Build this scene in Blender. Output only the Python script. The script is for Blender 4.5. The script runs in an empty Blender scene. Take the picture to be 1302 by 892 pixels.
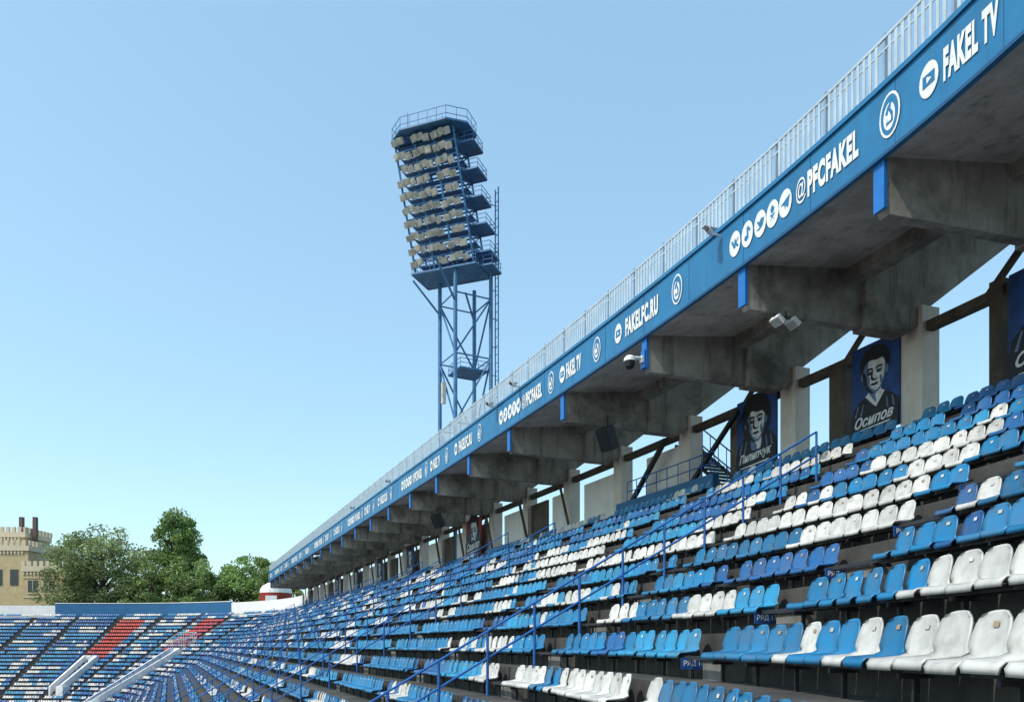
import bpy, math, random
import numpy as np
from mathutils import Vector
random.seed(7); rng=np.random.default_rng(7)
scene=bpy.context.scene
Z0=12.5
# ------------------------------------------------------------ path of the stand
ds=0.1
S=np.arange(-45,262,ds)
kn=[(-45,0),(-14,0.5),(-10,2),(-5,9.5),(0,16.5),(5,19.3),(10,21),(20,22.7),(40,23.3),(131,23.3),(188.5,90),(262,90)]
PH=np.radians(np.interp(S,[k[0] for k in kn],[k[1] for k in kn]))
tx=-np.sin(PH)*ds; ty=np.cos(PH)*ds
FX=np.concatenate([[0],np.cumsum(tx)[:-1]]); FY=np.concatenate([[0],np.cumsum(ty)[:-1]])
i0=int(round(45/ds)); FX=FX-FX[i0]+8.45; FY=FY-FY[i0]+18.3
def P(s,u,h):
    ph=np.interp(s,S,PH)
    return np.stack([np.interp(s,S,FX)+u*np.cos(ph), np.interp(s,S,FY)+u*np.sin(ph), np.asarray(h)+Z0+0*ph],axis=-1)
def p(s,u,h):
    return tuple(float(v) for v in P(float(s),float(u),float(h)))
# ------------------------------------------------------------ materials
def newmat(name):
    m=bpy.data.materials.new(name); m.use_nodes=True
    return m,m.node_tree.nodes,m.node_tree.links,m.node_tree.nodes['Principled BSDF']
def simple(name,col,rough=0.6,var=0.12,scale=3.0,metal=0.0,bump=0.0,stretch=None):
    m,N,L,b=newmat(name)
    tc=N.new('ShaderNodeTexCoord'); mp=N.new('ShaderNodeMapping'); L.new(tc.outputs['Object'],mp.inputs[0])
    if stretch: mp.inputs['Scale'].default_value=stretch
    nz=N.new('ShaderNodeTexNoise'); nz.inputs['Scale'].default_value=scale; nz.inputs['Detail'].default_value=6
    L.new(mp.outputs[0],nz.inputs['Vector'])
    r=N.new('ShaderNodeValToRGB'); r.color_ramp.elements[0].position=.3; r.color_ramp.elements[1].position=.7
    r.color_ramp.elements[0].color=[max(0,c*(1-var)) for c in col]+[1]
    r.color_ramp.elements[1].color=[min(1,c*(1+var)) for c in col]+[1]
    L.new(nz.outputs['Fac'],r.inputs[0]); L.new(r.outputs[0],b.inputs['Base Color'])
    b.inputs['Roughness'].default_value=rough; b.inputs['Metallic'].default_value=metal
    if bump:
        bp=N.new('ShaderNodeBump'); bp.inputs['Strength'].default_value=bump; bp.inputs['Distance'].default_value=.03
        L.new(nz.outputs['Fac'],bp.inputs['Height']); L.new(bp.outputs[0],b.inputs['Normal'])
    return m
def concrete(name,c0,c1,stain=(.05,.045,.04),amt=.5,lo=.47,rough=.9,bump=.5):
    m,N,L,b=newmat(name)
    tc=N.new('ShaderNodeTexCoord')
    def noise(scale,detail,st=(1,1,1)):
        mp=N.new('ShaderNodeMapping'); mp.inputs['Scale'].default_value=st; L.new(tc.outputs['Object'],mp.inputs[0])
        n=N.new('ShaderNodeTexNoise'); n.inputs['Scale'].default_value=scale; n.inputs['Detail'].default_value=detail; n.inputs['Roughness'].default_value=.65
        L.new(mp.outputs[0],n.inputs['Vector']); return n
    a=noise(.9,8); r=N.new('ShaderNodeValToRGB'); r.color_ramp.elements[0].position=.35; r.color_ramp.elements[1].position=.65
    r.color_ramp.elements[0].color=(*c0,1); r.color_ramp.elements[1].color=(*c1,1); L.new(a.outputs['Fac'],r.inputs[0])
    s1=noise(.55,10,(1,1,.9)); r2=N.new('ShaderNodeValToRGB'); r2.color_ramp.elements[0].position=lo; r2.color_ramp.elements[1].position=lo+.17
    L.new(s1.outputs['Fac'],r2.inputs[0])
    s2=noise(2.2,6,(1,1,.12)); r3=N.new('ShaderNodeValToRGB'); r3.color_ramp.elements[0].position=.5; r3.color_ramp.elements[1].position=.7
    L.new(s2.outputs['Fac'],r3.inputs[0])
    mx=N.new('ShaderNodeMath'); mx.operation='MAXIMUM'; L.new(r2.outputs[0],mx.inputs[0]); L.new(r3.outputs[0],mx.inputs[1])
    ml=N.new('ShaderNodeMath'); ml.operation='MULTIPLY'; L.new(mx.outputs[0],ml.inputs[0]); ml.inputs[1].default_value=amt
    mix=N.new('ShaderNodeMix'); mix.data_type='RGBA'; L.new(ml.outputs[0],mix.inputs[0]); L.new(r.outputs[0],mix.inputs[6]); mix.inputs[7].default_value=(*stain,1)
    L.new(mix.outputs[2],b.inputs['Base Color']); b.inputs['Roughness'].default_value=rough
    f=noise(9,8); bp=N.new('ShaderNodeBump'); bp.inputs['Strength'].default_value=bump; bp.inputs['Distance'].default_value=.02
    L.new(f.outputs['Fac'],bp.inputs['Height']); L.new(bp.outputs[0],b.inputs['Normal'])
    return m
M_soff=concrete('soffit_concrete',(.42,.385,.34),(.58,.54,.48),(.14,.12,.10),.6,.5)
M_rib=concrete('rib_concrete',(.24,.22,.19),(.39,.36,.32),(.055,.046,.038),.75,.49)
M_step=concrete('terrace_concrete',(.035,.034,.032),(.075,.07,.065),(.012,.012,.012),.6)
M_plas=concrete('plaster',(.62,.57,.52),(.72,.67,.62),(.32,.27,.23),.3,.53)
M_wwall=concrete('white_wall',(.72,.71,.70),(.80,.79,.78),(.45,.43,.40),.25,.54)
M_fasc=concrete('fascia_blue',(.014,.15,.33),(.018,.175,.37),(.02,.085,.17),.4,.53,.45,.05)
M_fglyph=simple('glyph_blue',(.014,.155,.34),.5,.05,.7)
M_seam=simple('seam_blue',(.006,.07,.18),.5)
M_rail=simple('rail_blue',(.012,.11,.38),.45,.15,4)
M_fence=simple('fence_grey',(.44,.52,.58),.45,.14,2)
M_fpost=simple('fence_post',(.25,.33,.43),.45,.12,2)
M_tipb=simple('tip_blue',(.008,.15,.48),.5,.15,2)
M_white=simple('white_paint',(.74,.74,.72),.5,.06,3)
M_dark=simple('dark_steel',(.02,.02,.024),.6,.3,3)
M_black=simple('black_paint',(.005,.006,.012),.6,.2,4)
M_brown=concrete('brown_pillar',(.075,.06,.048),(.14,.12,.10),(.03,.025,.02),.6)
M_twr=simple('tower_blue',(.04,.15,.32),.5,.25,1.2)
M_lamp=simple('lamp_cream',(.50,.475,.42),.4,.3,2)
M_glass=simple('lamp_glass',(.38,.37,.34),.12,.35,2)
M_red=simple('poster_red',(.26,.018,.012),.6,.2,3)
M_pblue=simple('poster_blue',(.006,.05,.22),.55,.35,2.5)
M_pmid=simple('poster_mid',(.10,.17,.30),.55,.3,5)
M_pwhite=simple('poster_white',(.68,.70,.74),.55,.2,5)
M_bwall=simple('blue_wall',(.010,.11,.26),.6,.12,.5)
M_tan=concrete('tan_stucco',(.46,.35,.19),(.56,.44,.26),(.26,.2,.12),.3)
M_tan2=concrete('tan_trim',(.58,.49,.34),(.66,.57,.42),(.3,.26,.2),.2)
# ------------------------------------------------------------ mesh builder
class MB:
    def __init__(s): s.v=[];s.f=[];s.m=[]
    def poly(s,pts,m=0):
        b=len(s.v); s.v+= [tuple(q) for q in pts]; s.f.append(tuple(range(b,b+len(pts)))); s.m.append(m)
    def prism(s,A,B,m=0,caps=True):
        n=len(A); b=len(s.v); s.v+=[tuple(q) for q in A]+[tuple(q) for q in B]
        for i in range(n):
            j=(i+1)%n; s.f.append((b+i,b+j,b+n+j,b+n+i)); s.m.append(m)
        if caps:
            s.f.append(tuple(range(b+n-1,b-1,-1))); s.m.append(m); s.f.append(tuple(range(b+n,b+2*n))); s.m.append(m)
    def box(s,c,ax,ay,az,m=0):
        c=Vector(c);ax=Vector(ax);ay=Vector(ay);az=Vector(az)
        A=[c-ax-ay-az,c+ax-ay-az,c+ax+ay-az,c-ax+ay-az]; B=[q+2*az for q in A]
        s.prism(A,B,m)
    def abox(s,x0,x1,y0,y1,z0,z1,m=0):
        s.box(((x0+x1)/2,(y0+y1)/2,(z0+z1)/2),((x1-x0)/2,0,0),(0,(y1-y0)/2,0),(0,0,(z1-z0)/2),m)
    def tube(s,a,b,r,m=0,n=6,r2=None):
        a=Vector(a);b=Vector(b);d=(b-a)
        if d.length<1e-6: return
        d.normalize(); up=Vector((0,0,1)) if abs(d.z)<.9 else Vector((1,0,0))
        x=d.cross(up).normalized(); y=d.cross(x)
        r2=r if r2 is None else r2
        A=[a+x*r*math.cos(2*math.pi*i/n+.785)+y*r*math.sin(2*math.pi*i/n+.785) for i in range(n)]
        B=[b+x*r2*math.cos(2*math.pi*i/n+.785)+y*r2*math.sin(2*math.pi*i/n+.785) for i in range(n)]
        s.prism(A,B,m)
    def pbox(s,s0,s1,u0,u1,h0,h1,m=0):   # box in stand coordinates
        A=[p(s0,u0,h0),p(s0,u1,h0),p(s1,u1,h0),p(s1,u0,h0)]; B=[p(s0,u0,h1),p(s0,u1,h1),p(s1,u1,h1),p(s1,u0,h1)]
        s.prism(A,B,m)
    def sweep(s,prof,ss,m=0,closed=True,caps=True):
        n=len(prof); b=len(s.v)
        U=np.array([q[0] for q in prof]);H=np.array([q[1] for q in prof])
        for t in ss:
            for q in P(np.full(n,t),U,H): s.v.append(tuple(map(float,q)))
        for a in range(len(ss)-1):
            for i in range(n if closed else n-1):
                j=(i+1)%n; s.f.append((b+a*n+i,b+a*n+j,b+(a+1)*n+j,b+(a+1)*n+i)); s.m.append(m)
        if closed and caps:
            s.f.append(tuple(range(b+n-1,b-1,-1))); s.m.append(m)
            e=b+(len(ss)-1)*n; s.f.append(tuple(range(e,e+n))); s.m.append(m)
    def obj(s,name,mats,parent=None,smooth=False):
        me=bpy.data.meshes.new(name); me.from_pydata(s.v,[],s.f)
        for m in mats: me.materials.append(m)
        me.polygons.foreach_set('material_index',s.m)
        if smooth: me.polygons.foreach_set('use_smooth',[True]*len(s.f))
        me.update()
        o=bpy.data.objects.new(name,me); scene.collection.objects.link(o)
        if parent: o.parent=parent
        return o
def empty(name):
    e=bpy.data.objects.new(name,None); scene.collection.objects.link(e); return e
# ------------------------------------------------------------ stand profile
UT,RT=1.25,0.73
def uk(k): return -6.7+UT*k
def hk(k): return -0.12+RT*k
K0,K1=-15,9
stand=empty('stadium_grandstand')
SS=np.concatenate([np.arange(-40,30,1.0),np.arange(30,131,4.0),np.arange(131,189,2.0),np.arange(189,261,8.0)])
b=MB()
prof=[(uk(K0)-1.2,-12.6),(uk(K0)-1.2,hk(K0)-.42)]
for k in range(K0,K1+1):
    t=hk(k)-.42
    prof+= [(uk(k)+.42,t)]
    if k<K1: prof+=[(uk(k)+.42,t+RT)]
prof+=[(7.6,hk(K1)-.42),(7.6,-12.6)]
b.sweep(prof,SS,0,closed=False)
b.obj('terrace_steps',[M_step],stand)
# ------------------------------------------------------------ canopy / upper tier
CE=131.0
CS=np.concatenate([np.arange(-20,30,1.0),np.arange(30,CE+.1,3.0),[CE]]); CS=np.unique(np.round(CS,3))
b=MB()
b.sweep([(0.0,11.12),(4.2,11.65),(13,17.6),(13,18.0),(4.3,12.62),(0.0,12.6)],CS,0)
b.obj('upper_deck_slab',[M_soff],stand)
b=MB()
b.sweep([(-.10,11.05),(.0,11.05),(.0,12.66),(-.10,12.66)],CS,0)
b.sweep([(-.16,12.60),(-.102,12.60),(-.102,12.72),(-.16,12.72)],CS,0)
b.sweep([(-.13,11.05),(-.102,11.05),(-.102,11.13),(-.13,11.13)],CS,1)
for t in np.arange(-18,CE,2.9):
    b.pbox(t,t+.012+.0*t,-.108,-.1015,11.14,12.59,1)
b.pbox(CE,CE+.1,-.1,6,11.05,12.66,0)
b.obj('fascia_board',[M_fasc,M_seam],stand)
# fence
b=MB()
b.sweep([(-.02,13.80),(.04,13.80),(.04,13.86),(-.02,13.86)],CS,0)
b.sweep([(-.02,12.78),(.04,12.78),(.04,12.83),(-.02,12.83)],CS,0)
b.sweep([(-.0,13.55),(.03,13.55),(.03,13.59),(-.0,13.59)],CS,0)
t=-18.0;i=0
while t<CE:
    if i%10==0: b.pbox(t,t+.07,.0,.08,12.6,13.95,1)
    else:
        b.pbox(t,t+.085+random.uniform(-.012,.012),-.012,.012,12.83,13.80,0)
    t+=.20+random.uniform(-.01,.01);i+=1
e=np.arange(0,6,.25)
for q in e: b.pbox(CE,CE+.05,q,q+.06,12.6,13.8,0)
b.pbox(CE,CE+.05,0,6,13.8,13.86,0)
b.obj('deck_fence',[M_fence,M_fpost],stand)
# ribs, columns, bays
ribs=[-18,-12,-6,0,5.4,11.1,18.0,24.2,30.3,36.5]
while ribs[-1]+6.2<CE: ribs.append(ribs[-1]+6.2)
b=MB();c=MB()
for s0 in ribs:
    w=.15
    pr=[(.02,9.98),(.14,9.84),(5.5,9.84),(6.3,10.35),(13,15.3),(13,17.62),(4.2,11.68),(.02,11.14)]
    b.prism([p(s0-w,u,h) for u,h in pr],[p(s0+w,u,h) for u,h in pr],0)
    pr=[(4.3,9.80),(5.9,9.80),(6.4,10.2),(6.4,12.8),(4.3,11.6)]
    b.prism([p(s0-w-.12,u,h) for u,h in pr],[p(s0+w+.12,u,h) for u,h in pr],0)
    b.pbox(s0-w-.02,s0+w+.02,-.03,.06,9.96,11.06,1)
b.sweep([(3.7,11.2),(4.25,11.2),(4.25,11.70),(3.7,11.62)],CS,0)
b.sweep([(6.55,9.95),(6.85,9.95),(6.85,10.25),(6.55,10.25)],CS,2)
b.obj('cantilever_ribs',[M_rib,M_tipb,M_brown],stand)
WU=6.4
for i,s0 in enumerate(ribs):
    c.pbox(s0-.42,s0+.42,WU,WU+.7,5.6,10.75,0)
    nxt=ribs[i+1] if i+1<len(ribs) else s0+6.2
    if i<=5:
        if i==3: c.pbox(s0+2.35,s0+2.75,WU,WU+.5,5.6,10.4,1)
        else: c.pbox(s0+2.85,s0+3.55,WU,WU+.6,5.6,9.95,1)
        c.tube(p(s0+.4,6.9,12.8),p(s0+3.0,6.6,10.1),.11,1,4)
    elif i==6:
        c.pbox(s0+.5,s0+3.6,WU+.2,WU+.4,6.4,9.6,2)
    else:
        if i%3!=2: c.pbox(s0+.6,s0+4.2,WU+.2,WU+.35,6.3,9.5,2)
        else: c.pbox(s0+.6,s0+2.4,WU+.2,WU+.35,6.3,9.5,2); c.pbox(s0+3.2,nxt-.5,WU+.2,WU+.35,6.3,9.5,1)
        c.tube(p(s0+4.4,5.9,6.2),p(nxt,5.9,9.9),.1,1,4)
c.sweep([(6.0,6.0),(6.2,6.0),(6.2,6.95),(6.0,6.95)],CS,1)
c.pbox(14.8,23.0,5.6,5.9,6.05,7.4,3)
c.obj('back_colonnade',[M_plas,M_brown,M_wwall,M_bwall],stand)
# stairs to upper deck in the bay behind third rib
st=MB()
for j in range(14):
    a=15.2+j*.32
    st.pbox(a,a+.3,7.2,8.5,6.6+j*.24,6.66+j*.24,0)
for uu in (7.15,8.55):
    st.tube(p(15.1,uu,6.4),p(19.8,uu,9.9),.09,0,4)
    st.tube(p(15.1,uu,7.5),p(19.8,uu,11.0),.035,1,6)
    for j in range(8): st.tube(p(15.2+j*.62,uu,6.5+j*.465),p(15.2+j*.62,uu,7.6+j*.465),.025,1,6)
st.tube(p(13.6,6.0,9.8),p(17.6,6.0,6.9),.12,0,4); st.tube(p(19,6.0,9.9),p(22.6,6,7.0),.14,0,4)
for j in range(9): st.tube(p(14.9+j*.9,5.75,7.4),p(14.9+j*.9,5.75,8.4),.025,1,6)
for hh in (7.9,8.4): st.tube(p(14.9,5.75,hh),p(22.1,5.75,hh),.028,1,6)
st.obj('access_stair',[M_dark,M_rail],stand)
# end-stand back wall
w=MB()
def wall(a,bb,m,h1): w.sweep([(5.7,5.2),(6.0,5.2),(6.0,h1),(5.7,h1)],np.arange(a,bb+.01,2.0),m)
wall(131,161,1,8.9); wall(161,201,0,9.1); wall(201,259,1,8.7)
w.sweep([(5.62,9.1),(6.08,9.1),(6.08,9.25),(5.62,9.25)],np.arange(161,201.1,2),1)
w.obj('perimeter_wall',[M_bwall,M_wwall])
# vomitory portals in end stand
def portal(s0,s1,ka,kb,name):
    b=MB()
    for (a0,a1) in ((s0,s0+.6),(s1-.6,s1)):
        prof=[(uk(ka)-.3,hk(ka)-.5),(uk(kb),hk(kb)-.5),(uk(kb),hk(kb)+1.0),(uk(ka)-.3,hk(ka)+1.3)]
        b.prism([p(a0,u,h) for u,h in prof],[p(a1,u,h) for u,h in prof],0)
    b.pbox(s0,s1,uk(kb)-.01,uk(kb)+.4,hk(kb)-.5,hk(kb)+1.05,0)
    b.pbox(s0-1.6,s0+1.0,uk(ka)-.6,uk(ka)+1.2,hk(ka)-.5,hk(ka)+1.35,0)
    n=(kb-ka)*3
    for j in range(n):
        f=j/n; u=uk(ka)+(uk(kb)-uk(ka))*f; h=hk(ka)-.4+(hk(kb)-hk(ka))*f
        b.pbox(s0+.61,s1-.61,u,u+.45,h-.1,h+.16,1)
    for a in (s0+.3,s1-.3):
        b.tube(p(a,uk(ka),hk(ka)+1.9),p(a,uk(kb),hk(kb)+1.8),.05,2)
        for k in range(ka,kb+1,2): b.tube(p(a,uk(k),hk(k)+.9),p(a,uk(k),hk(k)+1.85),.04,2)
    return b.obj(name,[M_wwall,M_plas,M_rail])
portal(180.5,184.5,-12,-4,'stand_exit_portal'); portal(156,160.5,-15,-2,'stand_exit_portal')
# guard railing above the portals
def guard(s0,s1,k):
    b=MB(); n=9
    for u,h0 in ((uk(k),hk(k)-.4),(uk(k)-2.4,hk(k-2)-.4)):
        for j in range(n):
            t=s0+(s1-s0)*j/(n-1); b.tube(p(t,u,h0),p(t,u,h0+2.3),.06,0,6)
        for hh in (1.2,2.3): b.tube(p(s0,u,h0+hh),p(s1,u,h0+hh),.06,0,6)
    for t in (s0,s1):
        for hh in (.75,1.9): b.tube(p(t,uk(k),hk(k)+hh),p(t,uk(k)-2.4,hk(k-2)+hh),.06,0,6)
    return b.obj('guard_railing',[M_fence])
guard(156.5,163,1)
# ------------------------------------------------------------ seats
def seat_template(nx,prof,w,th):
    xs=np.linspace(-1,1,nx); V=[];B=[]
    n=len(prof)
    for j,(y,z,tp,ed) in enumerate(prof):
        y2,z2=(prof[min(j+1,n-1)][0]-prof[max(j-1,0)][0]),(prof[min(j+1,n-1)][1]-prof[max(j-1,0)][1])
        L=math.hypot(y2,z2); ny,nz=z2/L,-y2/L     # offset to under/behind
        for x in xs:
            a=abs(x)
            if ed>=0: q=(x*w/2*tp, y-.0, z+ed*a**4)
            else: q=(x*w/2*tp, y-.045*a**2.5, z+ed*a**3)
            V.append(q); B.append((q[0],q[1]+ny*th,q[2]+nz*th))
    F=[]; N=len(V)
    for j in range(n-1):
        for i in range(nx-1):
            a=j*nx+i; F.append((a,a+1,a+nx+1,a+nx)); F.append((N+a,N+a+nx,N+a+nx+1,N+a+1))
    for i in range(nx-1):
        F.append((i,N+i,N+i+1,i+1)); a=(n-1)*nx+i; F.append((a,a+1,N+a+1,N+a))
    for j in range(n-1):
        a=j*nx; F.append((a,a+nx,N+a+nx,N+a)); a=j*nx+nx-1; F.append((a,N+a,N+a+nx,a+nx))
    return np.array(V+B),np.array(F)
profA=[(-.25,-.085,.84,0),(-.25,-.03,.92,.0),(-.21,.003,.97,.012),(-.06,-.014,1,.04),(.06,-.012,1,.05),(.125,.03,1,.035),(.155,.12,1,-.0001),(.18,.22,.98,-.008),(.205,.32,.9,-.025),(.215,.375,.80,-.04),(.218,.395,.62,-.03)]
profB=[(-.24,-.06,.9,0),(-.2,.0,1,.01),(.09,.0,1,.03),(.16,.14,1,-.0001),(.215,.385,.78,-.05)]
TA=seat_template(9,profA,.46,.020); TB=seat_template(3,profB,.46,.03)
TAG=(np.array([(-.035,.178,.268),(.035,.178,.268),(.035,.189,.312),(-.035,.189,.312)]),np.array([(0,1,2,3)]))
aisles=[-14.3,-5.2,3.9]+[13+9.1*i for i in range(28)]
blue=(.005,.165,.36);royal=(.006,.098,.29);white=(.58,.565,.54);redc=(.48,.03,.022);cyan=(.014,.23,.43);dull=(.010,.125,.27)
pos={'A':[], 'B':[]}; tags=[]
for k in range(K0,K1+1):
    u=uk(k); s_arr=np.arange(-16,258,.05)
    pts=P(s_arr,np.full(len(s_arr),u),np.zeros(len(s_arr)))
    cum=np.concatenate([[0],np.cumsum(np.linalg.norm(np.diff(pts,axis=0),axis=1))])
    marks=np.interp(np.arange(.2,cum[-1],.475),cum,s_arr)
    state=blue;left=0
    for t in marks:
        if left<=0:
            r=random.random()
            wr=.27 if -3<k<8 else .16
            if t>131: wr=.38 if k<2 else .22
            if k<-9: wr=.55
            if r<wr: state=white
            elif r<wr+(.10 if k<6 else .40): state=royal
            elif r<wr+.22: state=cyan if t>90 else dull
            elif r<wr+.34: state=cyan
            else: state=blue
            left=random.randint(2,8)
        left-=1
        if min(abs(t-a) for a in aisles)<.62: continue
        if 180.3<t<184.7 and -12<=k<=-4: continue
        if 155.8<t<160.7 and k<=-2: continue
        if -20<t<-14: continue
        if random.random()<.006: continue
        c=state
        if k==0 and -16<t<-10.3: c=white if (int(t*2)%7) else blue
        if k==0 and -10.3<t<-5: c=blue if random.random()<.72 else white
        if k==1 and -12.5<t<-9.3: c=white
        if k==1 and -9.3<t<-5: c=blue
        if k==2 and t<-5: c=blue if random.random()<.8 else royal
        if (179.5<t<185.2 and -3<=k<=7) or (157.6<t<165 and -1<=k<=7): c=redc
        elif random.random()<.05: c=random.choice([blue,white,royal,cyan])
        f=1+random.uniform(-.2,.15); fade=random.random()**3*.10
        c=tuple(min(1,x*f*(1-fade)+fade*.3) for x in c)
        lod='A' if (t<46 and k>=-5) else 'B'
        e=(t,u+random.uniform(-.02,.02),hk(k)+random.uniform(-.01,.01),c,random.uniform(-.1,.1))
        pos[lod].append(e)
        if lod=='A' and t<30 and random.random()<.7: tags.append((*e[:3],random.choice([(.5,.48,.42),(.35,.26,.16),(.6,.6,.58)]),e[4]))
def instance(lst,T,name,mat,parent=None):
    V,F=T; n=len(lst)
    s=np.array([l[0] for l in lst]); u=np.array([l[1] for l in lst]); h=np.array([l[2] for l in lst]); yaw=np.array([l[4] for l in lst])
    O=P(s,u,h); ph=np.interp(s,S,PH)+yaw
    ca,sa=np.cos(ph),np.sin(ph)
    X=V[:,0][None];Y=V[:,1][None];Z=V[:,2][None]
    W=np.stack([O[:,0:1]+X*sa[:,None]+Y*ca[:,None], O[:,1:2]-X*ca[:,None]+Y*sa[:,None], O[:,2:3]+Z+0*X],-1)
    nv=len(V);W=W.reshape(-1,3)
    FF=(F[None]+ (np.arange(n)*nv)[:,None,None]).reshape(-1,4)
    me=bpy.data.meshes.new(name); me.vertices.add(len(W)); me.vertices.foreach_set('co',W.ravel())
    me.loops.add(FF.size); me.loops.foreach_set('vertex_index',FF.ravel().astype(np.int32))
    me.polygons.add(len(FF)); me.polygons.foreach_set('loop_start',np.arange(0,FF.size,4,dtype=np.int32)); me.polygons.foreach_set('loop_total',np.full(len(FF),4,dtype=np.int32))
    me.polygons.foreach_set('use_smooth',np.ones(len(FF),dtype=bool))
    me.update(calc_edges=True)
    col=np.repeat(np.array([(*l[3],1) for l in lst],dtype=np.float32),nv,axis=0)
    at=me.color_attributes.new(name='Col',type='FLOAT_COLOR',domain='POINT'); at.data.foreach_set('color',col.ravel())
    me.materials.append(mat)
    o=bpy.data.objects.new(name,me); scene.collection.objects.link(o)
    if parent:o.parent=parent
    return o
def attrmat(name,rough,scale,amt,dirt=(.12,.10,.08),transl=0):
    m,N,L,b=newmat(name)
    a=N.new('ShaderNodeAttribute'); a.attribute_name='Col'
    tc=N.new('ShaderNodeTexCoord'); nz=N.new('ShaderNodeTexNoise'); nz.inputs['Scale'].default_value=scale; nz.inputs['Detail'].default_value=7
    L.new(tc.outputs['Object'],nz.inputs['Vector'])
    r=N.new('ShaderNodeValToRGB'); r.color_ramp.elements[0].position=.45; r.color_ramp.elements[1].position=.75
    L.new(nz.outputs['Fac'],r.inputs[0])
    ml=N.new('ShaderNodeMath'); ml.operation='MULTIPLY'; ml.inputs[1].default_value=amt; L.new(r.outputs[0],ml.inputs[0])
    mix=N.new('ShaderNodeMix'); mix.data_type='RGBA'; L.new(ml.outputs[0],mix.inputs[0]); L.new(a.outputs['Color'],mix.inputs[6]); mix.inputs[7].default_value=(*dirt,1)
    L.new(mix.outputs[2],b.inputs['Base Color']); b.inputs['Roughness'].default_value=rough
    if transl:
        tr=N.new('ShaderNodeBsdfTranslucent'); L.new(mix.outputs[2],tr.inputs[0]); ms=N.new('ShaderNodeMixShader'); ms.inputs[0].default_value=transl
        L.new(b.outputs[0],ms.inputs[1]); L.new(tr.outputs[0],ms.inputs[2]); L.new(ms.outputs[0],N['Material Output'].inputs[0])
    return m
M_seat=attrmat('seat_plastic',.42,5.5,.42,(.10,.085,.065))
seats=empty('stadium_seats')
instance(pos['A'],TA,'bucket_seats_detailed',M_seat,seats)
instance(pos['B'],TB,'bucket_seats',M_seat,seats)
instance(tags,TAG,'seat_number_tags',M_seat,seats)
# seat rails / supports
b=MB()
SR=np.concatenate([np.arange(-13,30,1.0),np.arange(30,131,3.0),np.arange(131,258,2.5)])
for k in range(K0,K1+1):
    u,h=uk(k),hk(k)
    b.sweep([(u-.12,h-.11),(u-.06,h-.11),(u-.06,h-.05),(u-.12,h-.05)],SR,0)
    b.sweep([(u+.06,h-.11),(u+.12,h-.11),(u+.12,h-.05),(u+.06,h-.05)],SR,0)
    if k>=-5:
        for t in np.arange(-13,46,1.42):
            b.pbox(t,t+.05,u-.15,u+.16,h-.16,h-.112,0)
            b.pbox(t,t+.05,u-.02,u+.03,h-.42,h-.16,0)
b.obj('seat_support_rails',[M_dark],seats)
# ------------------------------------------------------------ aisles steps, rails, row labels
b=MB()
for a in aisles:
    for k in range(K0,K1):
        t=hk(k)-.42
        b.pbox(a-.5,a+.5,uk(k)+.10,uk(k)+.418,t-.05,t+.36,0)
b.obj('aisle_steps',[concrete('aisle_concrete',(.13,.125,.12),(.22,.21,.195),(.05,.05,.045),.5)],stand)
def handrail(a,ka,kb):
    b=MB()
    for k in range(ka,kb+1):
        t=hk(k)-.42
        b.tube(p(a,uk(k)-.2,t),p(a,uk(k)-.2,t+1.62),.036,0,8)
        if k<kb:
            for hh in (1.62,.95):
                b.tube(p(a,uk(k)-.2,t+hh),p(a,uk(k+1)-.2,t+RT+hh),.030,0,8)
    return b.obj('aisle_handrail',[M_rail])
for j,a in enumerate(aisles):
    if a<0: continue
    if abs(a-13)<.1: continue
    handrail(a+.55,K0,K1-1 if j%2 else K1-2)
def text_mesh(txt,bold=.0,shear=0,sp=1.0):
    cu=bpy.data.curves.new('t','FONT'); cu.body=txt; cu.size=1; cu.offset=bold; cu.resolution_u=4; cu.shear=shear; cu.space_character=sp
    o=bpy.data.objects.new('t',cu); scene.collection.objects.link(o)
    dg=bpy.context.evaluated_depsgraph_get(); me=bpy.data.meshes.new_from_object(o.evaluated_get(dg))
    v=[tuple(x.co) for x in me.vertices]; f=[tuple(q.vertices) for q in me.polygons]
    bpy.data.objects.remove(o); bpy.data.meshes.remove(me); bpy.data.curves.remove(cu)
    if not v: return [],[]
    x0=min(q[0] for q in v);x1=max(q[0] for q in v);y0=min(q[1] for q in v);y1=max(q[1] for q in v)
    return [((q[0]-x0)/(x1-x0),(q[1]-y0)/(y1-y0)) for q in v],f
def put_text(b,tm,fn,m):
    v,f=tm; base=len(b.v)
    b.v+=[fn(x,y) for x,y in v]; b.f+=[tuple(base+i for i in q) for q in f]; b.m+=[m]*len(f)
b=MB()
for k in range(-1,7):
    s0=-5.2+.64
    b.pbox(s0-.02,s0,uk(k)-.22,uk(k)+.2,hk(k)-.26,hk(k)-.08,0)
    tm=text_mesh('РЯД %d'%(16+k),.01)
    put_text(b,tm,lambda x,y:p(s0-.026,uk(k)-.18+x*.34,hk(k)-.22+y*.10),1)
b.obj('row_number_sign',[M_pblue,M_white])
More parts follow.
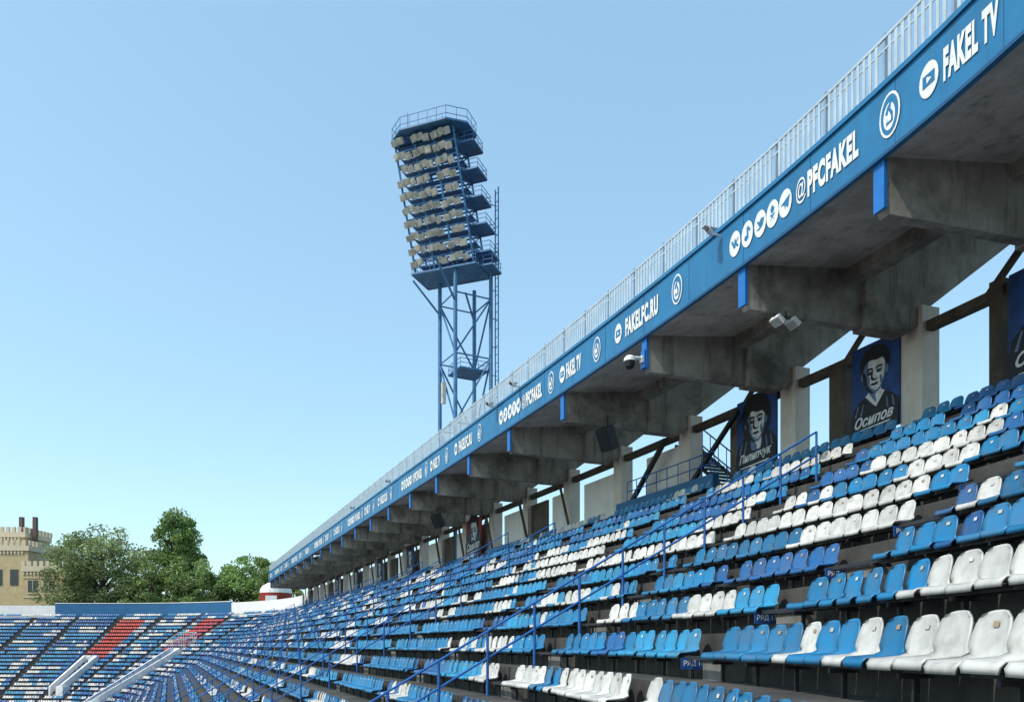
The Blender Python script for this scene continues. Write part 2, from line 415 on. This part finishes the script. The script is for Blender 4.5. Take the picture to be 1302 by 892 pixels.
# ------------------------------------------------------------ fascia lettering
b=MB()
UF=-.125
TV=text_mesh('FAKEL TV',.055,0,1.12);AT0=text_mesh('@',.006);AT=text_mesh('PFCFAKEL',.055,0,1.14);RU=text_mesh('FAKELFC.RU',.055,0,1.14)
def ftext(tm,s_left,s_right,h0,h1):
    put_text(b,tm,lambda x,y:p(s_left+(s_right-s_left)*x,UF,h0+(h1-h0)*y),0)
def disc(s,h,r,u,m,rx=None,n=20):
    rx=r if rx is None else rx
    b.poly([p(s-rx*math.cos(2*math.pi*i/n),u,h+r*math.sin(2*math.pi*i/n)) for i in range(n)],m)
def glyph(s,h,pts,u,m): b.poly([p(s-x,u,h+y) for x,y in pts],m)
hc=11.87
def icon(s,kind):
    disc(s,hc,.37,UF,0,.27)
    u=UF-.006
    if kind==0: 
        glyph(s,hc,[(-.17,-.13),(.17,-.13),(.17,.13),(-.17,.13)],u,1); glyph(s,hc,[(-.05,-.07),(.09,0),(-.05,.07)],u-.006,0)
    elif kind==1: glyph(s,hc,[(-.18,.12),(-.1,.12),(-.02,-.02),(-.02,.12),(.06,.12),(.06,.03),(.14,.12),(.2,.12),(.09,0),(.2,-.13),(.1,-.13),(.04,-.05),(.04,-.13),(-.05,-.13)],u,1)
    elif kind==2: glyph(s,hc,[(-.02,.2),(.06,.2),(.16,.08),(.14,.04),(.06,.08),(.06,-.12),(-.04,-.2),(-.14,-.12),(-.1,-.02),(-.02,-.04)],u,1)
    elif kind==3: glyph(s,hc,[(-.18,-.13),(-.02,-.1),(-.16,.12),(-.02,.06),(.05,.14),(.16,.1),(.2,.13),(.12,-.1),(-.04,-.17)],u,1)
    elif kind==4:
        disc(s,hc+.12,.1,u,1,.08); glyph(s,hc,[(-.1,-.2),(-.02,-.08),(-.13,-.01),(.13,-.01),(.02,-.08),(.1,-.2),(0,-.1)],u,1)
    else: glyph(s,hc,[(-.2,.0),(.2,.16),(.12,-.18),(.02,-.07),(.0,-.18),(-.04,-.04)],u,1)
def emblem(s):
    disc(s,hc,.50,UF,0,.32); disc(s,hc,.44,UF-.006,1,.27); disc(s,hc-.04,.3,UF-.012,0,.18); 
    glyph(s,hc,[(-.1,-.22),(.12,-.2),(.12,.0),(.04,.12),(.08,.3),(-.06,.18),(-.12,.04),(-.03,.0)],UF-.018,1)
    glyph(s,hc,[(-.04,-.16),(.07,-.16),(.07,-.06),(.0,.08),(-.04,-.02)],UF-.024,0)
base=-19.4
while base<CE-8:
    o=base
    if o>-19: ftext(TV,o-2.0,o-3.4,11.53,12.22); icon(o-1.6,0)
    emblem(o-.45)
    ftext(AT0,o+2.85,o+2.47,11.53,12.20); ftext(AT,o+2.40,o+.55,11.53,12.22)
    for j,q in enumerate((5.6,5.0,4.4,3.85,3.3)): icon(o+q,[1,2,3,4,5][j])
    emblem(o+8.8); ftext(RU,o+12.3,o+10.0,11.53,12.22); icon(o+12.85,0); emblem(o+14.6)
    base+=19.4
b.obj('fascia_lettering',[M_white,M_fglyph])
# ------------------------------------------------------------ posters
def smooth(pts,it=2):
    for _ in range(it):
        q=[]
        for i in range(len(pts)):
            a=pts[i];c=pts[(i+1)%len(pts)]
            q+=[(a[0]*.75+c[0]*.25,a[1]*.75+c[1]*.25),(a[0]*.25+c[0]*.75,a[1]*.25+c[1]*.75)]
        pts=q
    return pts
def poster(sn,sf,h0,h1,bgm,name_txt,seed,u=6.33,hair=0):
    r=random.Random(seed); b=MB(); W=sf-sn;H=h1-h0
    b.pbox(sn,sf,u,u+.06,h0,h1,0)
    asp=H/W
    def q(x,y,l): return p(sf-W*x,u-.004-.005*l,h0+W*y)
    def pg(pts,l,m,sm=0):
        b.poly([q(x,y,l) for x,y in (smooth(pts,sm) if sm else pts)],m)
    k=.265; cx=.5; cy=asp*.66
    def hp(pts,l,m,sm=2): pg([(cx+x*k,cy+y*k) for x,y in pts],l,m,sm)
    # shoulders / dark jersey with collar and stripes
    pg([(.0,.30),(.03,.46),(.16,.58),(.36,.66),(.64,.66),(.84,.58),(.98,.46),(1.0,.30)],1,1,0)
    for x0,x1 in ((.08,.14),(.20,.25),(.77,.74),(.90,.85)):
        pg([(x0-.02,.33),(x0+.02,.33),(x1+.02,.53),(x1,.53)],2,4)
    pg([(.30,.64),(.37,.69),(.52,.49),(.64,.69),(.71,.64),(.53,.42)],3,2)
    hp([(-.50,-.9),(-.52,-1.7),(0.05,-2.2),(.55,-1.7),(.55,-.8)],2.5,4,1)
    hp([(.05,-1.3),(.15,-1.95),(.52,-1.6),(.52,-.9)],3.5,2,1)
    # hair mass
    if hair==0: hp([(-1.12,.1),(-1.2,.9),(-.8,1.55),(0,1.75),(.8,1.55),(1.2,.9),(1.12,.1),(.9,-.3),(-.9,-.3)],4,1)
    else: hp([(-1.2,-.7),(-1.35,.3),(-1.25,1.1),(-.7,1.65),(.1,1.8),(.9,1.5),(1.3,.8),(1.35,-.1),(1.15,-.8),(.8,-.9),(-.8,-.9)],4,1)
    # ears
    hp([(-1.08,.2),(-1.12,-.1),(-.98,-.4),(-.85,-.2),(-.88,.2)],4.6,4); hp([(1.08,.2),(1.12,-.1),(.98,-.4),(.85,-.2),(.88,.2)],4.6,4)
    # face: deep shade, halftone, bright lit part
    hp([(-.92,.75),(-.95,.1),(-.86,-.5),(-.62,-1.0),(-.25,-1.32),(.25,-1.32),(.62,-1.0),(.86,-.5),(.95,.1),(.92,.75),(.5,1.05),(-.5,1.05)],5,4)
    hp([(-.92,.3),(-.95,.0),(-.86,-.5),(-.62,-1.0),(-.25,-1.32),(.0,-1.30),(-.35,-1.02),(-.62,-.55),(-.58,-.2),(-.72,.1)],5.5,1)
    hp([(-.48,.85),(-.50,.30),(-.40,.20),(-.42,-.20),(-.30,-.40),(-.42,-.62),(-.22,-.98),(.18,-1.22),(.52,-.95),(.58,-.60),(.74,-.5),(.84,.1),(.80,.75),(.45,1.02),(-.35,1.0)],6,2)
    # fringe
    if hair==0: hp([(-1.05,.1),(-1.0,.9),(-.5,1.35),(.5,1.35),(1.0,.9),(1.05,.15),(.86,.42),(.70,.78),(.2,.72),(-.3,.86),(-.72,.70),(-.88,.35)],7,1)
    else: hp([(-1.1,-.2),(-1.05,.9),(-.5,1.35),(.5,1.35),(1.05,.9),(1.1,-.1),(.90,.25),(.62,.55),(.1,.50),(-.35,.75),(-.70,.45),(-.90,.1)],7,1)
    for sx in (-1,1):
        x=.38*sx+.03
        hp([(x-.30,.24),(x-.05,.38),(x+.30,.28),(x+.26,.16),(x-.02,.24),(x-.28,.12)],8,1,1)
        hp([(x-.25,.12),(x+.25,.14),(x+.24,-.05),(x+.05,-.14),(x-.2,-.10)],7.6,4,1)
        hp([(x-.24,.0),(x-.02,.12),(x+.23,.02),(x+.05,-.09),(x-.12,-.09)],8,1,1)
        hp([(x+.05,.02),(x+.11,.02),(x+.11,.06),(x+.05,.06)],9,2,0)
    hp([(-.16,.18),(-.07,.18),(-.12,-.25),(-.02,-.42),(.18,-.44),(.25,-.36),(.30,-.46),(.05,-.56),(-.22,-.46),(-.28,-.30)],8,1,1)
    hp([(-.34,-.74),(-.12,-.66),(.03,-.70),(.18,-.66),(.40,-.74),(.2,-.84),(-.14,-.84)],8,1,1)
    hp([(-.18,-.98),(.22,-.98),(.02,-1.06)],8,4,1)
    hp([(.46,-.28),(.66,-.40),(.52,-.92),(.46,-.6)],8,4,1)
    if name_txt:
        tm=text_mesh(name_txt,.03,.35)
        pg([(.0,.02),(1.0,.02),(1.0,.345),(.0,.33)],9,1)
        put_text(b,tm,lambda x,y:q(.09+.82*x,.12+.19*y+.05*x,11),2)
        pg([(.12,.075),(.80,.10),(.86,.13),(.12,.09)],11,2)
    return b.obj('portrait_poster',[bgm,M_black,M_pwhite,M_white,M_pmid])
poster(.0-.55,2.1,7.2,10.3,M_pblue,'Сидоров',2)
poster(5.8,7.8,7.2,10.25,M_pblue,'Осипов',3,hair=0)
poster(11.65,14.1,7.2,10.25,M_pblue,'Пилипчук',4,hair=1)
poster(43.6,47.0,7.0,9.9,M_red,'Саенко',5,5.9)
poster(62,64.6,6.95,9.7,M_pblue,'Фомин',6,5.9); poster(74.5,77,6.95,9.7,M_pblue,'Ткачёв',7,5.9); poster(87,89.6,6.95,9.7,M_pblue,'Попов',8,5.9); poster(99.5,102,6.95,9.7,M_pblue,'Минаев',9,5.9)
# ------------------------------------------------------------ security cameras etc.
def T(s): 
    ph=float(np.interp(s,S,PH)); return Vector((-math.sin(ph),math.cos(ph),0)),Vector((math.cos(ph),math.sin(ph),0))
def ptz(s,h,name):
    b=MB(); t,n=T(s); o=Vector(p(s,0,h))
    b.box(o-n*.06,n*.03,t*.14,Vector((0,0,.32)),1)
    b.box(o-n*.12,n*.04,t*.08,Vector((0,0,.12)),0)
    b.tube(o-n*.1+Vector((0,0,.05)),o-n*.62+Vector((0,0,.0)),.06,0,8)
    c=o-n*.62
    prof=[(.0,.08),(.12,.06),(.20,-.02),(.22,-.14)]
    for j in range(3): b.tube(c+Vector((0,0,prof[j][1])),c+Vector((0,0,prof[j+1][1])),max(prof[j][0],.02),0,14,prof[j+1][0])
    b.tube(c+Vector((0,0,-.14)),c+Vector((0,0,-.24)),.20,2,14,.19)
    pr=[(.18,-.24),(.17,-.32),(.12,-.39),(.02,-.43)]
    for j in range(3): b.tube(c+Vector((0,0,pr[j][1])),c+Vector((0,0,pr[j+1][1])),pr[j][0],2,14,pr[j+1][0])
    return b.obj(name,[M_white,M_rail,M_black])
ptz(11.1,10.3,'dome_security_camera'); ptz(79.9,10.3,'dome_security_camera')
def bullet(s,h):
    b=MB(); t,n=T(s); o=Vector(p(s,-.16,h))
    b.tube(o,o-n*.3,.03,0,8); c=o-n*.35+Vector((0,0,.06))
    b.tube(c-n*.18-t*.1,c+n*.14+t*.1,.09,0,10); b.box(c+Vector((0,0,.1))-n*.03,n*.24,t*.1,Vector((0,0,.012)),0); b.tube(c-n*.22-t*.13,c-n*.18-t*.1,.075,1,10)
    return b.obj('bullet_security_camera',[M_white,M_black])
for s,h in ((6.3,12.45),(22.4,12.7),(25.6,12.6),(47,12.6),(60,12.6),(95,10.2)): bullet(s,h)
def flood(s,u,h):
    b=MB(); t,n=T(s); o=Vector(p(s,u,h))
    b.tube(o+Vector((0,0,.2)),o-Vector((0,0,.05)),.03,1,8); b.tube(o-n*.45,o+n*.5,.025,1,8)
    for q in (-.3,.25):
        c=o+n*q-Vector((0,0,.12)); d=(-n*.6-Vector((0,0,.8))).normalized(); sd=t; up=d.cross(sd)
        b.box(c,sd*.2,up*.14,d*.07,0); b.box(c+d*.075,sd*.17,up*.11,d*.01,2)
        b.tube(o+n*q,c-d*.05,.02,1,6)
    return b.obj('floodlight_fixture',[M_white,M_dark,M_glass])
flood(5.1,1.3,9.68)
def speaker(s,u,h):
    b=MB(); t,n=T(s); o=Vector(p(s,u,h)); d=(-n*.85-t*.35-Vector((0,0,.5))).normalized(); sd=d.cross(Vector((0,0,1))).normalized(); up=sd.cross(d)
    b.box(o,sd*.34,up*.5,d*.26,0); b.box(o+d*.265,sd*.29,up*.44,d*.01,1)
    b.tube(o+Vector((0,0,.35)),o+Vector((0,0,1.0)),.04,0,6)
    return b.obj('loudspeaker',[M_dark,M_black])
speaker(17.4,1.9,9.15); speaker(42.4,2,9.1)
# ------------------------------------------------------------ floodlight tower
twr=empty('floodlight_tower')
b=MB(); TC=Vector((-5.0,85,0)); side=4.1; a=math.radians(28)
ex=Vector((math.cos(a),math.sin(a),0)); ey=Vector((-math.sin(a),math.cos(a),0)); up=Vector((0,0,1))
cor=[TC+ex*sx*side/2+ey*sy*side/2 for sx,sy in ((-1,-1),(1,-1),(1,1),(-1,1))]
HB=39.0+Z0; HT=52.4+Z0
for c in cor: b.tube(c,c+up*HB,.21,0,8)
lev=[0,7,14,21,28,35.5,42.7,HB-2.5]
for z0,z1 in zip(lev[:-1],lev[1:]):
    for i in range(4):
        A,B2=cor[i],cor[(i+1)%4]; b.tube(A+up*z1,B2+up*z1,.08,0,6)
        if i%2==0: b.tube(A+up*z0,B2+up*z1,.10,0,6)
        else: b.tube(B2+up*z0,A+up*z1,.10,0,6)
# ladder on right side
lx=cor[1]+ex*.7
for d in (-.35,.35): b.tube(lx+ey*d,lx+ey*d+up*(HT-4),.07,0,6)
for z in np.arange(1,HT-4,.9): b.tube(lx-ey*.35+up*z,lx+ey*.35+up*z,.035,0,4)
for z in np.arange(2,HT-4,3.0): b.tube(lx+up*z,(cor[1]+up*z) if z<HB else (cor[1]-ex*1.5+up*z),.05,0,4)
def ring(c,rx,ry,gx,gy,z,rail=1.15,m=0,deck=True,oct_=False):
    if oct_: sg=((-1,-.45),(-.6,-1),(.6,-1),(1,-.45),(1,.45),(.6,1),(-.6,1),(-1,.45))
    else: sg=((-1,-1),(1,-1),(1,1),(-1,1))
    pts=[c+gx*sx*rx+gy*sy*ry+up*z for sx,sy in sg]
    if deck: b.prism([q-up*.06 for q in pts],[q+up*.06 for q in pts],m)
    for i in range(len(pts)):
        A,B2=pts[i],pts[(i+1)%len(pts)]
        b.tube(A,B2,.12,m,4)
        if rail:
            for hh in (.55,rail): b.tube(A+up*hh,B2+up*hh,.035,m,4)
            n=max(2,int((B2-A).length/1.0))
            for j in range(n): q=A.lerp(B2,j/n); b.tube(q,q+up*rail,.035,m,4)
ring(TC+ex*.3,side/2-.5,side/2-.5,ex,ey,29.0+Z0,1.0)
g=Vector((-.36,-.93,0)).normalized(); r=Vector((-g.y,g.x,0)); r=r if r.x>0 else -r
W2=3.35
PB=Vector((-7.0,82.6,0)); LV=Vector((-2.1,-1.1,0))
def hc_(z): return PB+LV*((z-HB)/(HT-HB))
nl=10; dz=(HT-HB)/nl
D=3.2
for sx in (-1,-.33,.33,1):
    for dd in (0,D):
        b.tube(hc_(HB)+r*sx*W2-g*dd+up*HB,hc_(HT)+r*sx*W2-g*dd+up*HT,.11,0,6)
for i in range(nl+1):
    z=HB+dz*i; c=hc_(z)
    for dd in (0,D): b.tube(c-r*W2-g*dd+up*z,c+r*W2-g*dd+up*z,.10,0,4)
    for sx in (-1,-.33,.33,1): b.tube(c+r*sx*W2+up*z,c+r*sx*W2-g*D+up*z,.08,0,4)
    b.box(c-g*(D*.6)+up*(z-.05),r*W2,g*(D*.2),up*.04,0)
    if i<nl:
        z2=z+dz;c2=hc_(z2)
        for sx in (-1,1): b.tube(c+r*sx*W2+up*z,c2+r*sx*W2-g*D+up*z2,.06,0,4)
        b.tube(c-r*W2-g*D+up*z,c2-r*W2*.33-g*D+up*z2,.06,0,4); b.tube(c+r*W2*.33-g*D+up*z,c2+r*W2-g*D+up*z2,.06,0,4)
    if i%2==1 or i==0:
        ring(c+r*(W2+.7)-g*(D*.6),1.0,1.2,r,g,z,1.0)
ring(hc_(HT)-g*D*.45+r*.5,W2+.95,D*.5+.9,r,g,HT+.1,1.3,0,True,True)
for q in np.linspace(-1,1,5): b.tube(hc_(HT)+r*W2*q-g*D*.5+up*(HT-.9),hc_(HT)+r*(W2+.5)*q-g*D*.5+up*(HT+.1),.06,0,4)
ring(hc_(HB)-g*D*.5,W2+.3,D*.5+.3,r,g,HB-.1,.9)
for c in cor: 
    q=hc_(HB)-g*D*.5+ (c-TC)*1.5; b.tube(c+up*(HB-3.5),Vector((q.x,q.y,HB)),.12,0,6)
for q in (-.7,.1,.5): b.tube(hc_(HT)+r*W2*q-g*1+up*HT,hc_(HT)+r*W2*q-g*1+up*(HT+(3.2 if q<0 else 2.0)),.04,0,4)
b.box(hc_(HT)-g*2-r*1.6+up*(HT+.7),r*.4,g*.4,up*.5,0)
b.box(TC-ex*2.2+up*33,ex*.25,ey*.25,up*.7,1); b.box(TC-ex*2.5+up*(39),ex*.2,ey*.2,up*1.1,1)
b.obj('tower_frame',[M_twr,M_lamp],twr)
b=MB()
for i in range(nl):
    z=HB+dz*(i+.5); c=hc_(z)
    for j,x in enumerate((-.96,-.76,-.56,-.29,-.09,.11,.39,.60,.81)):
        if random.random()<.04: continue
        zz=z+random.uniform(-.1,.1)+(.16 if j%3==1 else 0)
        o=c+r*W2*x+g*.4+up*zz
        yaw=random.uniform(-.35,.35)-.3; d=(g*math.cos(yaw)+r*math.sin(yaw)-up*random.uniform(.35,.75)).normalized(); sd=d.cross(up).normalized(); uu=sd.cross(d)
        b.box(o,sd*.34,uu*.30,d*.15,0); b.box(o+d*.16,sd*.28,uu*.25,d*.012,1)
        b.tube(o-d*.2,o-g*.5,.05,2,4); b.box(o-d*.32,sd*.13,uu*.13,d*.15,2)
b.obj('lamp_array',[M_lamp,M_glass,M_twr],twr)
# ------------------------------------------------------------ trees
M_leaf=attrmat('foliage',.6,.6,.1,(.04,.06,.02),.35)
M_bark=simple('bark',(.10,.08,.06),.9,.3,3)
def tree(name,x,y,zb,H,Rr,shape,seed,base,nclump=60,nl=120,ls=.38):
    r=np.random.default_rng(seed); e=empty(name)
    b=MB(); o=Vector((x,y,zb)); b.tube(o,o+Vector((0,0,H*.75)),H*.022,0,8,H*.006)
    cl=[]
    for i in range(nclump):
        for _ in range(30):
            v=r.uniform(-1,1,3)
            if np.linalg.norm(v)<1: break
        zz=(v[2]+1)/2
        if shape=='cone': rad=(1-zz)**.6*.95+.05
        else: rad=math.sqrt(max(.05,1-(zz*2-1)**2))
        d=math.hypot(v[0],v[1]) or 1; k=r.uniform(.35,1.05)
        cx,cy=v[0]/d*rad*k*Rr,v[1]/d*rad*k*Rr; cz=H*.22+zz*H*.72
        cl.append((x+cx,y+cy,zb+cz))
        if i%2==0: b.tube(o+Vector((0,0,cz*.75)),Vector((x+cx,y+cy,zb+cz)),H*.006,0,5,H*.002)
    b.obj('trunk',[M_bark],e)
    V=[];C=[]
    for q in cl:
        cr=r.uniform(.45,1.1)*Rr*.24; shade=r.uniform(.65,1.35)
        n=nl; d=r.normal(size=(n,3)); d/=np.linalg.norm(d,axis=1)[:,None]; d*= (r.uniform(.2,1.15,(n,1))**.5)*cr*np.array([1.15,1.15,.8])
        c=np.array(q)+d
        a=r.normal(size=(n,3)); a/=np.linalg.norm(a,axis=1)[:,None]; bb=np.cross(a,r.normal(size=(n,3))); bb/=np.linalg.norm(bb,axis=1)[:,None]
        s=r.uniform(.5,1.2,(n,1))*ls
        V.append(np.stack([c-a*s,c+bb*s*.6,c+a*s,c-bb*s*.6],1))
        col=np.array(base)[None]*shade*r.uniform(.75,1.3,(n,1)); C.append(np.repeat(col,4,axis=0))
    V=np.concatenate(V).reshape(-1,3);C=np.concatenate(C); nf=len(V)//4
    me=bpy.data.meshes.new('crown'); me.vertices.add(len(V)); me.vertices.foreach_set('co',V.ravel())
    me.loops.add(len(V)); me.loops.foreach_set('vertex_index',np.arange(len(V),dtype=np.int32))
    me.polygons.add(nf); me.polygons.foreach_set('loop_start',np.arange(0,len(V),4,dtype=np.int32)); me.polygons.foreach_set('loop_total',np.full(nf,4,dtype=np.int32))
    me.update(calc_edges=True)
    at=me.color_attributes.new(name='Col',type='FLOAT_COLOR',domain='POINT'); at.data.foreach_set('color',np.concatenate([C,np.ones((len(C),1))],1).astype(np.float32).ravel())
    me.materials.append(M_leaf); o2=bpy.data.objects.new('crown',me); scene.collection.objects.link(o2); o2.parent=e
G1=(.25,.31,.13);G2=(.18,.28,.075);G3=(.19,.27,.085)
tree('willow_tree',-100.5,196,5,38,13,'round',11,G1,130,190)
tree('poplar_tree',-84,200,5,44.5,10.5,'cone',12,G2,150,170)
tree('linden_tree',-85,190,5,28,8,'round',13,G3,80,170)
tree('linden_tree',-75,190,5,29.5,9,'round',14,G3,80,170)
tree('linden_tree',-65,194,5,32,9.5,'round',15,G2,90,170)
tree('linden_tree',-57,190,3,29.5,8,'round',16,G3,80,150)
tree('linden_tree',-112,207,3,30,8,'round',18,G1,60,150)
tree('linden_tree',-93,195,3,26,6,'round',21,G3,60,150)
tree('linden_tree',-40.5,170,3,17.5,3.0,'round',17,G2,40,110)
# ------------------------------------------------------------ castle-like building
b=MB(); DX=3.0
def cren(x0,x1,y0,y1,z,m,st=1.5,hh=1.3):
    x=x0
    while x<x1-.3:
        b.abox(x,min(x+st*.6,x1),y0,y0+.5,z,z+hh,m); x+=st
    y=y0
    while y<y1: b.abox(x1-.5,x1-.003,y+.6,y+.6+st*.6,z,z+hh,m); y+=st
def blk(x0,x1,y0,y1,z1,m=0):
    x0+=DX;x1+=DX
    b.abox(x0,x1,y0,y1,0,z1,m); b.abox(x0-.35,x1+.35,y0-.35,y1+.35,z1-1.3,z1,1); cren(x0-.35,x1+.35,y0-.35,y1,z1,1)
    n=int((x1-x0)/.9)
    for i in range(n): b.abox(x0+i*.9,x0+i*.9+.4,y0-.25,y0-.003,z1-2.1,z1-1.303,1)
blk(-145,-124.5,200,215,Z0+25.0)
blk(-123.9,-113.8,197,210,Z0+19.5)
blk(-136,-127.2,203,214,Z0+28.8)
for x in (-129.5,-126.0): b.abox(x-.45+DX,x+.45+DX,205,206,30,Z0+33.0,2)
for x,z,wd in ((-117.5,Z0+13.0,1.3),(-121.5,Z0+13.0,1.2)):
    x+=DX
    b.abox(x-wd,x+wd,196.9,196.97,z,z+3,3); b.abox(x-wd-.2,x+wd+.2,196.8,196.95,z-.3,z-.003,1); b.abox(x-.06,x+.06,196.85,196.899,z,z+3,1)
for x in (-128,-132,-136): b.abox(x-1+DX,x+1+DX,199.9,199.97,Z0+15,Z0+19,3)
for z in (Z0+12.2,Z0+17): b.abox(-123.95+DX,-113.7+DX,196.85,196.995,z-.45,z-.3,1)
b.obj('castle_style_building',[M_tan,M_tan2,simple('chimney_brick',(.12,.08,.07),.8),simple('window_dark',(.03,.035,.045),.2)])
# kiosk / dome behind wall
b=MB(); c=Vector((-51,172,0)); n=20
pr=[(3.4,9.0),(3.4,11.2),(3.3,12.0),(2.7,12.8),(1.6,13.4),(.3,13.7)]
for j in range(len(pr)-1):
    b.tube(c+up*(pr[j][1]+Z0),c+up*(pr[j+1][1]+Z0),pr[j][0],1 if j==0 else 0,n,pr[j+1][0])
b.tube(c,c+up*(9+Z0),3.2,0,n); b.box(c+Vector((0,-3.35,9.9+Z0)),(1.2,0,0),(0,.1,0),(0,0,.6),0)
b.obj('domed_kiosk',[M_white,M_red])
# ------------------------------------------------------------ ground, pitch
b=MB(); b.poly([(-3000,-3000,-.3),(3000,-3000,-.3),(3000,3000,-.3),(-3000,3000,-.3)]); b.obj('ground',[simple('ground_mat',(.10,.10,.085),.95,.3,.05)])
b=MB(); b.poly([(-120,-60,-.27),(-22,-60,-.27),(-22,90,-.27),(-60,135,-.27),(-120,135,-.27)]); b.obj('running_track',[simple('track_mat',(.22,.07,.05),.9,.2,.4)])
b=MB(); b.poly([(-112,-40,-.24),(-45,-40,-.24),(-45,80,-.24),(-112,80,-.24)]); b.obj('football_pitch',[simple('grass_mat',(.04,.09,.02),.9,.3,.6)])
# ------------------------------------------------------------ light, sky, camera
L=Vector((-.86,-.51,0)).normalized(); el=math.radians(52)
Ld=Vector((L.x*math.cos(el),L.y*math.cos(el),math.sin(el)))
sun=bpy.data.lights.new('sun','SUN'); sun.energy=3.8; sun.angle=math.radians(.5); sun.color=(1,.94,.86)
so=bpy.data.objects.new('sun',sun); so.rotation_euler=Ld.to_track_quat('Z','Y').to_euler(); scene.collection.objects.link(so)
w=bpy.data.worlds.new('World'); scene.world=w; w.use_nodes=True
N=w.node_tree.nodes; LK=w.node_tree.links; bg=N['Background']
sk=N.new('ShaderNodeTexSky'); sk.sky_type='NISHITA'; sk.sun_disc=False; sk.sun_elevation=el; sk.sun_rotation=math.atan2(L.x,L.y)%(2*math.pi)
sk.altitude=100; sk.air_density=1.0; sk.dust_density=1.2; sk.ozone_density=1.0
vm=N.new('ShaderNodeVectorMath'); vm.operation='MULTIPLY'; vm.inputs[1].default_value=(1.05,1.13,.85); LK.new(sk.outputs[0],vm.inputs[0])
va=N.new('ShaderNodeVectorMath'); va.operation='ADD'; va.inputs[1].default_value=(1.2,2.05,3.35); LK.new(vm.outputs[0],va.inputs[0])
LK.new(va.outputs[0],bg.inputs[0]); bg.inputs[1].default_value=.15
cam=bpy.data.cameras.new('camera'); co=bpy.data.objects.new('camera',cam); scene.collection.objects.link(co)
co.location=(0,0,Z0); co.rotation_euler=(math.radians(90),0,0); cam.lens=28; cam.sensor_width=36; cam.shift_y=.287; cam.clip_end=6000; cam.clip_start=.1
scene.camera=co
scene.view_settings.view_transform='Standard'; scene.view_settings.look='None'; scene.view_settings.exposure=0
print('seats',len(pos['A']),len(pos['B']))
